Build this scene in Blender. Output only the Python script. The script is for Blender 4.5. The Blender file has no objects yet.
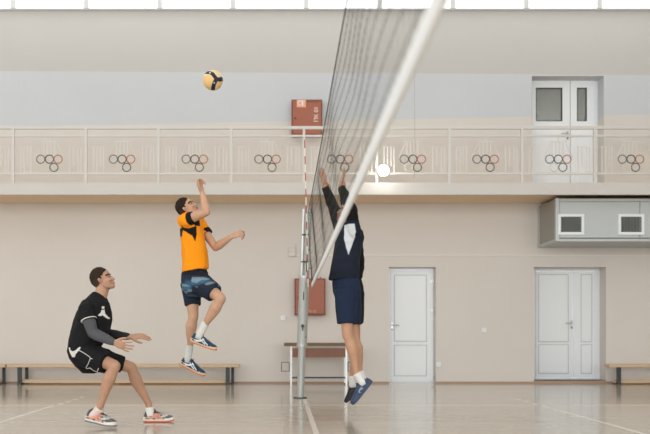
import bpy, bmesh, math, random
from mathutils import Vector, noise
from mathutils.bvhtree import BVHTree
random.seed(7)
S = bpy.context.scene
COL = S.collection
# ------------------------------------------------------------------ camera
F = 850.0; CX = 282.0; HY = 334.0; CH = 0.87          # focal length in px, vanishing point, eye height
cd = bpy.data.cameras.new('camera'); cam = bpy.data.objects.new('camera', cd); COL.objects.link(cam)
cam.location = (0, 0, CH); cam.rotation_euler = (math.pi/2, 0, 0)
cd.sensor_width = 36; cd.lens = F/650*36
cd.shift_x = (325-CX)/650; cd.shift_y = (HY-217)/650
cd.clip_end = 100; cd.clip_start = 0.05
cd.dof.use_dof = True; cd.dof.focus_distance = 8.8; cd.dof.aperture_fstop = 2.1
S.camera = cam
# ------------------------------------------------------------------ world, lights, exposure
w = bpy.data.worlds.new('world'); S.world = w; w.use_nodes = True
w.node_tree.nodes['Background'].inputs[0].default_value = (0.93, 0.97, 1, 1)
w.node_tree.nodes['Background'].inputs[1].default_value = 2.5
S.view_settings.view_transform = 'Standard'; S.view_settings.look = 'None'
S.view_settings.gamma = 1; S.view_settings.use_curve_mapping = False
S.view_settings.exposure = 0.06
S.cycles.use_denoising = True
S.cycles.max_bounces = 8; S.cycles.diffuse_bounces = 5; S.cycles.transparent_max_bounces = 16
def area(name, loc, rot, sx, sy, power, col=(1, 1, 1)):
    l = bpy.data.lights.new(name, 'AREA'); l.shape = 'RECTANGLE'; l.size = sx; l.size_y = sy
    l.energy = power; l.color = col
    o = bpy.data.objects.new(name, l); COL.objects.link(o); o.location = loc; o.rotation_euler = rot
    return o
R = math.radians
area('daylight_front_windows', (0, -7.8, 3.3), (R(90), 0, 0), 22, 5.6, 1640, (0.93, 0.975, 1.0))
area('daylight_side_windows', (-12.3, 4, 4.6), (0, R(-90), 0), 4.5, 16, 390, (0.93, 0.975, 1.0))
area('ceiling_lamps', (0, 3.5, 8.05), (0, 0, 0), 20, 16, 300, (0.94, 0.975, 1.0))
area('back_wall_wash', (0, 14.5, 6.68), (R(-14), 0, 0), 24, .6, 62, (0.90, 0.96, 1.0))  # added strip light, aimed down to lighten the top of the back wall

# ------------------------------------------------------------------ helpers
def P(px, py, Y): return Vector(((px-CX)*Y/F, Y, CH+(HY-py)*Y/F))
def s2l(c):
    c = c/255.0
    return c/12.92 if c <= .04045 else ((c+.055)/1.055)**2.4
def rgb(r, g, b): return (s2l(r), s2l(g), s2l(b), 1.0)
def mat(name, col, rough=.6, metal=0, spec=.5, nscale=0, namp=0, emit=None, estr=0):
    m = bpy.data.materials.new(name); m.use_nodes = True
    nt = m.node_tree; b = nt.nodes['Principled BSDF']
    b.inputs['Base Color'].default_value = col
    b.inputs['Roughness'].default_value = rough; b.inputs['Metallic'].default_value = metal
    b.inputs['Specular IOR Level'].default_value = spec
    if emit: b.inputs['Emission Color'].default_value = emit; b.inputs['Emission Strength'].default_value = estr
    if nscale:
        t = nt.nodes.new('ShaderNodeTexCoord'); n = nt.nodes.new('ShaderNodeTexNoise')
        n.inputs['Scale'].default_value = nscale; n.inputs['Detail'].default_value = 4
        mx = nt.nodes.new('ShaderNodeMix'); mx.data_type = 'RGBA'
        nt.links.new(t.outputs['Object'], n.inputs['Vector']); nt.links.new(n.outputs['Fac'], mx.inputs['Factor'])
        mx.inputs['A'].default_value = tuple(c*(1-namp) for c in col[:3])+(1,)
        mx.inputs['B'].default_value = tuple(min(1, c*(1+namp)) for c in col[:3])+(1,)
        nt.links.new(mx.outputs['Result'], b.inputs['Base Color'])
    return m
def vmat(name, rough=.7, spec=.3, sss=0):
    m = bpy.data.materials.new(name); m.use_nodes = True
    nt = m.node_tree; b = nt.nodes['Principled BSDF']
    a = nt.nodes.new('ShaderNodeVertexColor'); a.layer_name = 'Col'
    nt.links.new(a.outputs['Color'], b.inputs['Base Color'])
    b.inputs['Roughness'].default_value = rough; b.inputs['Specular IOR Level'].default_value = spec
    return m
def link_obj(name, me, m=None, parent=None, smooth=False):
    o = bpy.data.objects.new(name, me); COL.objects.link(o)
    if m: me.materials.append(m)
    if parent: o.parent = parent
    if smooth: me.shade_smooth()
    return o
def obj(name, bm, m=None, parent=None, smooth=False, bevel=0):
    me = bpy.data.meshes.new(name)
    bmesh.ops.recalc_face_normals(bm, faces=bm.faces)
    bm.to_mesh(me); bm.free()
    o = link_obj(name, me, m, parent, smooth)
    if parent and not parent.parent: o.matrix_parent_inverse = parent_inv(parent)
    if bevel:
        md = o.modifiers.new('bevel', 'BEVEL'); md.width = bevel; md.segments = 2; md.limit_method = 'ANGLE'
    return o
def parent_inv(p):
    from mathutils import Matrix
    M = Matrix.Translation(p.location)
    return M.inverted()
def thing(name, label, cat, loc, group=None):
    o = bpy.data.objects.new(name, None); COL.objects.link(o); o.location = loc
    o.empty_display_size = .1
    return tag(o, label, cat, group)
def tag(o, label, cat, group=None, kind=None):
    o['label'] = label; o['category'] = cat
    if group: o['group'] = group
    if kind: o['kind'] = kind
    return o
def struct(name, bm, m, parent=None, bevel=0, smooth=False, label=None, cat=None):
    o = obj(name, bm, m, parent, smooth, bevel)
    if not parent:
        o['kind'] = 'structure'
        if label: o['label'] = label; o['category'] = cat
    return o
def box(bm, x0, x1, y0, y1, z0, z1):
    v = [bm.verts.new((x, y, z)) for x in (x0, x1) for y in (y0, y1) for z in (z0, z1)]
    for f in ((0, 1, 3, 2), (4, 6, 7, 5), (0, 4, 5, 1), (2, 3, 7, 6), (0, 2, 6, 4), (1, 5, 7, 3)):
        bm.faces.new([v[i] for i in f])
    return bm
def B(*a):
    bm = bmesh.new()
    if a and isinstance(a[0], (int, float)): a = (a,)
    for q in a: box(bm, *q)
    return bm
def loft(bm, pts, rads, side=(0, 1, 0), n=16, cap='round', power=2.0):
    pts = [Vector(p) for p in pts]; side = Vector(side)
    rads = [(r, r) if isinstance(r, (int, float)) else r for r in rads]
    T = []
    for i in range(len(pts)):
        a = pts[max(0, i-1)]; b = pts[min(len(pts)-1, i+1)]; T.append((b-a).normalized())
    if cap == 'round':
        k0 = min(rads[0]); k1 = min(rads[-1])
        P0, P1 = pts[0], pts[-1]; t0, t1 = T[0], T[-1]; r0, r1 = rads[0], rads[-1]
        pre = [(P0-t0*k0*.9, .35), (P0-t0*k0*.62, .75)]; post = [(P1+t1*k1*.62, .75), (P1+t1*k1*.9, .35)]
        pts = [p for p, s in pre]+pts+[p for p, s in post]
        rads = [(r0[0]*s, r0[1]*s) for p, s in pre]+rads+[(r1[0]*s, r1[1]*s) for p, s in post]
        T = [t0, t0]+T+[t1, t1]
    rings = []
    for p, r, t in zip(pts, rads, T):
        sd = side-t*side.dot(t)
        if sd.length < 1e-4: sd = Vector((1, 0, 0))-t*t.x
        sd.normalize(); o = t.cross(sd)
        ring = []
        for k in range(n):
            a = 2*math.pi*k/n; c, s = math.cos(a), math.sin(a)
            if power != 2:
                c = math.copysign(abs(c)**(2/power), c); s = math.copysign(abs(s)**(2/power), s)
            ring.append(bm.verts.new(p+sd*r[0]*c+o*r[1]*s))
        rings.append(ring)
    for a, b in zip(rings, rings[1:]):
        for k in range(n): bm.faces.new((a[k], a[(k+1) % n], b[(k+1) % n], b[k]))
    bm.faces.new(rings[0][::-1]); bm.faces.new(rings[-1])
    return bm
def ell(bm, c, fr, r, seg=20):
    """ellipsoid in frame fr=(f,u,s) with radii r"""
    res = bmesh.ops.create_icosphere(bm, subdivisions=3, radius=1)
    c = Vector(c)
    for v in res['verts']:
        q = v.co.copy()
        v.co = c+fr[0]*q.x*r[0]+fr[1]*q.y*r[1]+fr[2]*q.z*r[2]
def cyl(bm, a, b, r, n=16, r2=None): return loft(bm, [a, b], [r, r2 or r], n=n, cap='flat', side=(0.13, 1, 0.21))
def torus(bm, c, R_, r, n=28, m=8, ax='y'):
    rings = []
    for i in range(n):
        a = 2*math.pi*i/n; ring = []
        for j in range(m):
            b = 2*math.pi*j/m; q = R_+r*math.cos(b)
            ring.append(bm.verts.new((c[0]+q*math.cos(a), c[1]+r*math.sin(b), c[2]+q*math.sin(a))))
        rings.append(ring)
    for i in range(n):
        A, Bq = rings[i], rings[(i+1) % n]
        for j in range(m): bm.faces.new((A[j], A[(j+1) % m], Bq[(j+1) % m], Bq[j]))
def remesh(bm, vox=.0055, smooth=3, fold=None):
    """fuse overlapping closed pieces into one continuous surface"""
    me = bpy.data.meshes.new('tmp'); bmesh.ops.recalc_face_normals(bm, faces=bm.faces); bm.to_mesh(me); bm.free()
    o = bpy.data.objects.new('tmp', me); COL.objects.link(o)
    md = o.modifiers.new('r', 'REMESH'); md.mode = 'VOXEL'; md.voxel_size = vox
    sm = o.modifiers.new('s', 'SMOOTH'); sm.iterations = smooth; sm.factor = .5
    dg = bpy.context.evaluated_depsgraph_get(); dg.update()
    out = bpy.data.meshes.new_from_object(o.evaluated_get(dg))
    bpy.data.objects.remove(o); bpy.data.meshes.remove(me)
    if fold:
        amp, sc, stretch = fold
        nr = [v.normal.copy() for v in out.vertices]
        for v, nn in zip(out.vertices, nr):
            c = v.co
            d = noise.noise(Vector((c.x*sc, c.y*sc, c.z*sc*stretch)))
            d = 1-2*abs(d)**.7
            v.co = c+nn*amp*d
    out.shade_smooth()
    return out
def paint(me, fn):
    ca = me.color_attributes.new('Col', 'FLOAT_COLOR', 'POINT')
    buf = []
    for v in me.vertices: buf.extend(fn(v.co, v.normal))
    ca.data.foreach_set('color', buf)
def inpoly(x, z, poly):
    c = False; n = len(poly); j = n-1
    for i in range(n):
        xi, zi = poly[i]; xj, zj = poly[j]
        if (zi > z) != (zj > z) and x < (xj-xi)*(z-zi)/(zj-zi)+xi: c = not c
        j = i
    return c

# ------------------------------------------------------------------ room materials
def wall_material():
    m = bpy.data.materials.new('painted_wall'); m.use_nodes = True
    nt = m.node_tree; L = nt.links; b = nt.nodes['Principled BSDF']; b.inputs['Roughness'].default_value = .75
    b.inputs['Specular IOR Level'].default_value = .25
    g = nt.nodes.new('ShaderNodeNewGeometry'); sp = nt.nodes.new('ShaderNodeSeparateXYZ'); L.new(g.outputs['Position'], sp.inputs[0])
    def math_(op, a, b_):
        n = nt.nodes.new('ShaderNodeMath'); n.operation = op
        for i, q in enumerate((a, b_)):
            if isinstance(q, (int, float)): n.inputs[i].default_value = q
            else: L.new(q, n.inputs[i])
        return n.outputs[0]
    def mix(f, a, b_):
        n = nt.nodes.new('ShaderNodeMix'); n.data_type = 'RGBA'; L.new(f, n.inputs['Factor'])
        for k, q in (('A', a), ('B', b_)):
            if isinstance(q, tuple): n.inputs[k].default_value = q
            else: L.new(q, n.inputs[k])
        return n.outputs['Result']
    # cream below, white band, beige above; the painted edges run a little out of level
    e1 = math_('ADD', math_('MULTIPLY', sp.outputs['X'], .0187), 4.62)
    e2 = math_('ADD', math_('MULTIPLY', sp.outputs['X'], -.0062), 5.48)
    f1 = math_('GREATER_THAN', sp.outputs['Z'], e1); f2 = math_('GREATER_THAN', sp.outputs['Z'], e2)
    low = mix(math_('GREATER_THAN', sp.outputs['Z'], 3.2), CREAM, CREAM2)
    c = mix(f1, low, WHITEW); c = mix(f2, c, BEIGE)
    n1 = nt.nodes.new('ShaderNodeTexNoise'); n1.inputs['Scale'].default_value = .7; n1.inputs['Detail'].default_value = 5
    L.new(g.outputs['Position'], n1.inputs['Vector'])
    mr = nt.nodes.new('ShaderNodeMapRange'); mr.inputs['To Min'].default_value = .955; mr.inputs['To Max'].default_value = 1.045
    L.new(n1.outputs['Fac'], mr.inputs['Value'])
    vm = nt.nodes.new('ShaderNodeVectorMath'); vm.operation = 'SCALE'; L.new(c, vm.inputs[0]); L.new(mr.outputs[0], vm.inputs['Scale'])
    L.new(vm.outputs[0], b.inputs['Base Color'])
    bp = nt.nodes.new('ShaderNodeBump'); bp.inputs['Strength'].default_value = .15; bp.inputs['Distance'].default_value = .01
    n2 = nt.nodes.new('ShaderNodeTexNoise'); n2.inputs['Scale'].default_value = 14; L.new(g.outputs['Position'], n2.inputs['Vector'])
    L.new(n2.outputs['Fac'], bp.inputs['Height']); L.new(bp.outputs[0], b.inputs['Normal'])
    return m
CREAM = rgb(220, 213, 206); CREAM2 = rgb(212, 206, 199); WHITEW = rgb(199, 202, 205); BEIGE = rgb(193, 190, 185)
M_wall = wall_material()
M_ceil = mat('ceiling_paint', rgb(225, 225, 224), .9)
M_slab = mat('balcony_paint', rgb(206, 201, 195), .7, nscale=2, namp=.03)
M_soffit = mat('soffit_paint', rgb(240, 214, 182), .8, nscale=2, namp=.03)
M_rail = mat('cream_railing_paint', rgb(210, 206, 200), .45)
M_upvc = mat('white_upvc', rgb(234, 237, 240), .35)
M_seal = mat('grey_seal', rgb(192, 195, 196), .6)
M_metal = mat('brushed_steel', rgb(190, 190, 188), .35, metal=.7)
M_pole = mat('silver_painted_steel', rgb(176, 178, 174), .4, metal=.3)
M_dark = mat('dark_grey_metal', rgb(62, 66, 66), .5, metal=.2)
M_black = mat('black_plastic', rgb(25, 25, 26), .5)
M_wood = mat('pale_varnished_wood', rgb(205, 178, 145), .4, nscale=6, namp=.08)
M_brownwood = mat('brown_board', rgb(128, 82, 58), .45, nscale=8, namp=.15)
M_base = mat('brown_baseboard', rgb(168, 140, 118), .5)
M_red = mat('red_baseboard_paint', rgb(168, 60, 50), .5)
M_orange = mat('rust_orange_metal_paint', rgb(160, 92, 68), .45, nscale=5, namp=.04)
M_edge = mat('dark_rust_edge', rgb(120, 60, 42), .5)
M_white = mat('white_print', rgb(238, 232, 222), .6)
M_pink = mat('faded_sticker', rgb(232, 168, 138), .6)
M_duct = mat('grey_painted_sheet_metal', rgb(188, 192, 192), .45, metal=.1)
M_ductside = mat('dark_grey_sheet_metal', rgb(158, 156, 148), .5, metal=.15)
M_grille = mat('grille_slats', rgb(150, 152, 148), .5)

def floor_material():
    m = bpy.data.materials.new('varnished_floorboards'); m.use_nodes = True
    nt = m.node_tree; L = nt.links; b = nt.nodes['Principled BSDF']
    g = nt.nodes.new('ShaderNodeNewGeometry')
    br = nt.nodes.new('ShaderNodeTexBrick'); mp = nt.nodes.new('ShaderNodeMapping')
    L.new(g.outputs['Position'], mp.inputs['Vector']); L.new(mp.outputs[0], br.inputs['Vector'])
    br.inputs['Scale'].default_value = 1; br.inputs['Brick Width'].default_value = 2.6; br.inputs['Row Height'].default_value = .11
    br.inputs['Mortar Size'].default_value = .0035; br.inputs['Mortar Smooth'].default_value = .3
    br.inputs['Color1'].default_value = rgb(192, 181, 166); br.inputs['Color2'].default_value = rgb(184, 172, 156)
    br.inputs['Mortar'].default_value = rgb(156, 142, 124)
    n = nt.nodes.new('ShaderNodeTexNoise'); mp2 = nt.nodes.new('ShaderNodeMapping'); mp2.inputs['Scale'].default_value = (.35, 2.2, 1)
    n.inputs['Scale'].default_value = 1.1; n.inputs['Detail'].default_value = 6
    L.new(g.outputs['Position'], mp2.inputs['Vector']); L.new(mp2.outputs[0], n.inputs['Vector'])
    mr = nt.nodes.new('ShaderNodeMapRange'); mr.inputs['To Min'].default_value = .9; mr.inputs['To Max'].default_value = 1.1
    L.new(n.outputs['Fac'], mr.inputs['Value'])
    vm = nt.nodes.new('ShaderNodeVectorMath'); vm.operation = 'SCALE'; L.new(br.outputs['Color'], vm.inputs[0]); L.new(mr.outputs[0], vm.inputs['Scale'])
    L.new(vm.outputs[0], b.inputs['Base Color'])
    mr2 = nt.nodes.new('ShaderNodeMapRange'); mr2.inputs['To Min'].default_value = .07; mr2.inputs['To Max'].default_value = .17
    L.new(n.outputs['Fac'], mr2.inputs['Value']); L.new(mr2.outputs[0], b.inputs['Roughness'])
    b.inputs['Specular IOR Level'].default_value = .6
    n3 = nt.nodes.new('ShaderNodeTexNoise'); n3.inputs['Scale'].default_value = 9; L.new(mp2.outputs[0], n3.inputs['Vector'])
    bp = nt.nodes.new('ShaderNodeBump'); bp.inputs['Strength'].default_value = .06; bp.inputs['Distance'].default_value = .01
    L.new(n3.outputs['Fac'], bp.inputs['Height']); L.new(bp.outputs[0], b.inputs['Normal'])
    return m
# ------------------------------------------------------------------ room shell
YW = 15.0; X0, X1, Y0_, Z1 = -12.5, 12.5, -8.0, 8.2
def WX(px, Y=YW): return (px-CX)*Y/F
def WZ(py, Y=YW): return CH+(HY-py)*Y/F
struct('floor', B(X0, X1, Y0_, 15.6, -.1, 0), floor_material())
struct('ceiling', B(X0, X1, Y0_, 15.6, Z1, Z1+.1), M_ceil)
struct('wall_left', B(X0-.2, X0, Y0_, 15.6, 0, Z1), M_wall)
struct('wall_right', B(X1, X1+.2, Y0_, 15.6, 0, Z1), M_wall)
struct('wall_front', B(X0, X1, Y0_-.2, Y0_, 0, Z1), M_wall)
D1 = (WX(389), WX(436), 0.0, WZ(267)); D2 = (WX(534), WX(606), 0.05, WZ(267)); D3 = (WX(532), WX(604), 3.26, WZ(76))
WINZ = (WZ(9), 7.95)
def wall_holes(holes, x0, x1, z0, z1, y0, y1):
    xs = sorted({x0, x1}|{h[0] for h in holes}|{h[1] for h in holes}); zs = sorted({z0, z1}|{h[2] for h in holes}|{h[3] for h in holes})
    bm = bmesh.new()
    for za, zb in zip(zs, zs[1:]):
        run = None
        for xa, xb in zip(xs, xs[1:]):
            cx, cz = (xa+xb)/2, (za+zb)/2
            hole = any(h[0] < cx < h[1] and h[2] < cz < h[3] for h in holes)
            if hole:
                if run: box(bm, run[0], run[1], y0, y1, za, zb); run = None
            else: run = (run[0], xb) if run else (xa, xb)
        if run: box(bm, run[0], run[1], y0, y1, za, zb)
    return bm
struct('wall_back', wall_holes([D1, D2, D3, (-12.2, 12.2, WINZ[0], WINZ[1])], X0, X1, 0, Z1, YW, YW+.45), M_wall)
# clerestory windows
M_glassday = mat('bright_window_glass', rgb(250, 252, 255), .2, emit=(0.96, 0.98, 1, 1), estr=1.3)
M_frame = mat('white_window_frame', rgb(238, 240, 240), .4)
M_sillgrey = mat('grey_sill_edge', rgb(186, 188, 186), .5)
xm = [12+73.6*k for k in range(-8, 12)]
for i, (a, b) in enumerate(zip(xm, xm[1:])):
    xa, xb = max(WX(a), -12.2), min(WX(b), 12.2)
    if xb-xa < .3: continue
    t = bpy.data.objects.new('window_%d' % (i+1), None); COL.objects.link(t); t['kind'] = 'structure'
    t.location = ((xa+xb)/2, YW+.08, WINZ[0])
    fr = B((xa, xa+.045, YW+.05, YW+.13, WINZ[0], WINZ[1]), (xb-.045, xb, YW+.05, YW+.13, WINZ[0], WINZ[1]),
           (xa+.045, xb-.045, YW+.055, YW+.13, WINZ[0], WINZ[0]+.035), (xa+.045, xb-.045, YW+.055, YW+.13, WINZ[1]-.05, WINZ[1]))
    obj('window_frame', fr, M_frame, t)
    obj('pane', B(xa+.045, xb-.045, YW+.08, YW+.1, WINZ[0]+.035, WINZ[1]-.05), M_glassday, t)
struct('trim_1', B(-12.2, 12.2, YW-.03, YW+.05, WINZ[0]-.035, WINZ[0]), M_sillgrey)
# baseboards
bb = B((X0, D1[0], YW-.018, YW, 0, .03), (D1[1], D2[0], YW-.018, YW, 0, .03), (D2[1], X1, YW-.018, YW, 0, .03))
struct('baseboard_back', bb, M_base)
struct('trim_2', B(WX(119), WX(131), YW-.03, YW-.018, 0.0, .035), M_red)
struct('trim_3', B((D2[0], D2[1], YW-.01, YW+.4, 0, .05)), M_base)
# thin strip where the wall finish changes (runs right from the electrical box)
struct('trim_4', B((WX(296), X1, YW-.022, YW, WZ(256), WZ(254.6))), mat('strip_paint', rgb(232, 224, 214), .5))

# doors ------------------------------------------------------------
def leaf_panels(par, leaf, y, panels, glass=None):
    x0, x1, z0, z1 = leaf
    lf = obj('door_leaf', B(x0, x1, y, y+.06, z0, z1), M_upvc, par, bevel=.006)
    for (a, b, c, d) in panels:
        g = .012
        obj('panel_groove', B((a-g, b+g, y-.004, y+.01, c-g, c), (a-g, b+g, y-.004, y+.01, d, d+g), (a-g, a, y-.004, y+.01, c, d), (b, b+g, y-.004, y+.01, c, d)), M_seal, par)
        obj('door_panel', B(a, b, y-.008, y+.01, c, d), M_upvc, par, bevel=.006)
    return lf
def handle(par, x, z, y, sgn):
    bm = bmesh.new(); box(bm, x-.016, x+.016, y-.012, y, z-.11, z+.05)
    o = obj('door_handle', bm, M_metal, par)
    b2 = bmesh.new(); cyl(b2, (x, y, z), (x, y-.05, z), .009); loft(b2, [(x, y-.05, z), (x+sgn*.05, y-.052, z), (x+sgn*.12, y-.045, z-.005)], [.009, .009, .008], n=8)
    obj('handle_lever', b2, M_metal, o, smooth=True)
    b3 = bmesh.new(); cyl(b3, (x, y-.01, z-.08), (x, y-.02, z-.08), .012); obj('keyhole', b3, M_dark, o)
def door_root(name, x, y, z):
    t = bpy.data.objects.new(name, None); COL.objects.link(t); t['kind'] = 'structure'; t.location = (x, y, z); return t
def sub(parent_o):  # children of a mesh part keep world placement (parents stand at the origin)
    return parent_o
# door 1: single leaf
YD = YW+.2; t = door_root('door_1', (D1[0]+D1[1])/2, YW, 0)
def X_(px): return WX(px, YD)
def Z_(py): return WZ(py, YD)
fx0, fx1 = X_(388), X_(433.5)
obj('door_frame', B((D1[0], fx0+.04, YD, YD+.1, 0, D1[3]), (fx1, D1[1], YD, YD+.1, 0, D1[3]), (fx0+.04, fx1, YD, YD+.1, Z_(269.5), D1[3]), (fx0+.04, fx1, YD, YD+.1, 0, .012)), M_upvc, t)
leaf_panels(t, (fx0+.045, fx1-.005, .015, Z_(269.8)), YD-.02, [(X_(394.5), X_(426), Z_(341), Z_(275.5)), (X_(394.5), X_(426), Z_(375.5), Z_(345.5))])
handle(t, X_(391.8), Z_(325), YD-.028, 1)
for py in (281, 310, 378):
    b = bmesh.new(); z = Z_(py); cyl(b, (X_(433.5), YD-.03, z-.045), (X_(433.5), YD-.03, z+.045), .011); box(b, X_(431), X_(435), YD-.028, YD-.015, z-.03, z+.03)
    obj('hinge', b, M_metal, t)
# door 2: double leaf
YD = YW+.3; t = door_root('door_2', (D2[0]+D2[1])/2, YW, 0)
fx0, fx1 = X_(531), X_(597.5); zt = Z_(271)
obj('door_frame', B((D2[0], X_(535.5), YD, YD+.1, .05, D2[3]), (X_(595), D2[1], YD, YD+.1, .05, D2[3]), (X_(535.5), X_(595), YD, YD+.1, zt, D2[3]), (X_(535.5), X_(595), YD, YD+.1, .05, .08)), M_upvc, t)
leaf_panels(t, (X_(535.7), X_(572.6), .085, zt-.005), YD-.02, [(X_(538.5), X_(567.5), Z_(341.5), Z_(275)), (X_(538.5), X_(567.5), Z_(373), Z_(345))])
leaf_panels(t, (X_(573.2), X_(594.8), .085, zt-.005), YD-.02, [(X_(581), X_(591), Z_(341.5), Z_(275)), (X_(581), X_(591), Z_(373), Z_(345))])
handle(t, X_(571), Z_(323), YD-.028, -1)
# door 3: balcony door with glazed upper panels
YD = YW+.3; t = door_root('door_3', (D3[0]+D3[1])/2, YW, 3.26)
zt = Z_(80.5)
obj('door_frame', B((D3[0], X_(531.5), YD, YD+.1, 3.26, D3[3]), (X_(594.5), D3[1], YD, YD+.1, 3.26, D3[3]), (X_(531.5), X_(594.5), YD, YD+.1, zt, D3[3]), (X_(531.5), X_(594.5), YD, YD+.1, 3.26, 3.34)), M_upvc, t)
def pane_mat():
    m = bpy.data.materials.new('dim_door_glass'); m.use_nodes = True; nt = m.node_tree; b = nt.nodes['Principled BSDF']
    b.inputs['Base Color'].default_value = rgb(150, 153, 148); b.inputs['Roughness'].default_value = .06
    b.inputs['Specular IOR Level'].default_value = .8; b.inputs['Alpha'].default_value = .55
    return m
M_pane = pane_mat()
for (a, b, ga, gb) in ((531.8, 569.5, 535.5, 562), (570.2, 594.2, 576.5, 586.5)):
    A_, B_, G0, G1 = X_(a), X_(b), X_(ga), X_(gb); z0, z1 = 3.34, zt-.005; g0, g1 = Z_(121.5), Z_(88)
    obj('door_leaf', B((A_, G0, YD-.02, YD+.05, z0, z1), (G1, B_, YD-.02, YD+.05, z0, z1), (G0, G1, YD-.02, YD+.05, g1, z1), (G0, G1, YD-.02, YD+.05, z0, g0)), M_upvc, t)
    obj('glass_seal', B((G0, G0+.012, YD-.022, YD+.02, g0+.012, g1-.012), (G1-.012, G1, YD-.022, YD+.02, g0+.012, g1-.012), (G0, G1, YD-.022, YD+.02, g0, g0+.012), (G0, G1, YD-.022, YD+.02, g1-.012, g1)), M_dark, t)
    obj('pane', B(G0+.01, G1-.01, YD+.01, YD+.02, g0+.01, g1-.01), M_pane, t)
    obj('door_panel', B(G0, G1, YD-.028, YD-.01, 3.5, g0-.14), M_upvc, t, bevel=.006)
handle(t, X_(567), Z_(134), YD-.028, -1)
# corridor seen through the balcony door's panes
M_corr = mat('corridor_paint', rgb(190, 192, 184), .8)
struct('wall_corridor', B((4.0, 6.6, 17.6, 17.7, 3.2, 6.0), (3.9, 4.0, 15.46, 17.6, 3.2, 6.0), (6.6, 6.7, 15.46, 17.6, 3.2, 6.0), (3.9, 6.7, 15.46, 17.7, 6.0, 6.1), (3.9, 6.7, 15.46, 17.7, 3.1, 3.2)), M_corr)
struct('trim_5', B((4.9, 5.5, 17.5, 17.6, 3.2, 5.15)), mat('corridor_door_paint', rgb(95, 88, 78), .6))
area('corridor_fill', (5.3, 16.4, 5.9), (0, 0, 0), .8, .4, 26)  # added fill light so the corridor shows through the panes

# balcony ----------------------------------------------------------
YB = 13.7
zb0 = WZ(194.6, YB); zb1 = WZ(182.5, YB)
struct('trim_6', B(X0, X1, YB+.02, YW, zb0+.06, zb1-.04), M_soffit)                         # slab
fb = B((X0, X1, YB, YB+.05, zb0, WZ(191.5, YB)), (X0, X1, YB+.012, YB+.05, WZ(191.5, YB), zb1))
struct('trim_7', fb, M_slab)
# railing
BAY = 72.85*YB/F; xs0 = WX(12.6, YB); nb = 11; first = -1
rail = thing('balcony_railing', 'cream metal balcony railing with hoop ornaments above the lower wall', 'railing', (0, YB+.03, zb1))
def H(py): return WZ(py, YB)
def tubeX(z, r, y=YB+.04):
    b = bmesh.new(); box(b, X0+.01, X1-.01, y-r, y+r, z-r, z+r); return b
obj('top_rail', tubeX(H(127.2), .024), M_rail, rail, bevel=.006)
obj('middle_rail', tubeX(H(135.4), .016), M_rail, rail)
obj('bottom_rail', tubeX(H(173.2), .016), M_rail, rail)
M_ring = {'blue': mat('faded_blue_ring_paint', rgb(92, 104, 104), .5), 'black': mat('black_ring_paint', rgb(38, 36, 34), .5),
          'red': mat('faded_red_ring_paint', rgb(184, 104, 80), .5), 'yellow': mat('faded_yellow_ring_paint', rgb(214, 207, 192), .5),
          'green': mat('dark_green_ring_paint', rgb(64, 74, 66), .5)}
for k in range(-9, 14):
    xp = xs0+BAY*k
    if xp > X1-.05 or xp < X0+.05: continue
    obj('post', B(xp-.02, xp+.02, YB+.015, YB+.065, zb1, H(126)), M_rail, rail)
M_rod = mat('cream_rod_paint', rgb(216, 211, 204), .45)
for k in range(-1, 9):
    c = xs0+BAY*(k+.5); u = YB/F      # metres per px at the railing
    b = bmesh.new(); r = .0075
    for dx in (-29, -25.5, -22, -19, 20, 24, 28.5, 31.5):
        if -1 <= k: box(b, c+dx*u-r, c+dx*u+r, YB+.034, YB+.046, H(173) if dx not in (-22, 24) else H(166), H(143+abs(dx)*.12))
    for dx in (-6, -2.5, 1.5, 5): box(b, c+dx*u-r, c+dx*u+r, YB+.034, YB+.046, H(154.5), H(141))
    for s in (-1, 1): cyl(b, (c+s*7.5*u, YB+.04, H(143)), (c+s*14.5*u, YB+.04, H(157)), r, 6)
    for dx in (-27, 26): box(b, c+dx*u-.055, c+dx*u+.055, YB+.035, YB+.045, H(146.6), H(146.0))
    box(b, c-.14, c+.14, YB+.035, YB+.045, H(141.5), H(140.8))
    cyl(b, (c, YB+.04, H(141)), (c, YB+.04, H(135.6)), r, 6)
    pn = obj('ornament_panel', b, M_rod, rail)
    for nm, dx, py in (('blue', -8.8, 158.8), ('black', -.1, 158.8), ('red', 8.6, 158.8), ('yellow', -4.4, 167.0), ('green', 4.4, 167.0)):
        b = bmesh.new(); torus(b, (c+dx*u, YB+.028, H(py)), 4.1*u, .0080); o = obj('ring', b, M_ring[nm], pn, smooth=True)
        o['label'] = nm + ' painted ring'
# wall cable conduit hanging from the ceiling down to the balcony
b = bmesh.new(); loft(b, [Vector((P(414.5, 0, 13.6).x, 13.6, Z1)), P(414.5, 60, 13.6), P(414.8, 140, 13.6), P(414.2, 178, 13.6)], [.004]*4, n=6, cap='flat')
b2 = bmesh.new(); c = P(414.5, -60, 13.6); 
tag(obj('hanging_cable', b, mat('grey_cable', rgb(170, 166, 158), .6), smooth=True), 'thin grey cable hanging down in front of the balcony railing', 'cable')
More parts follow.
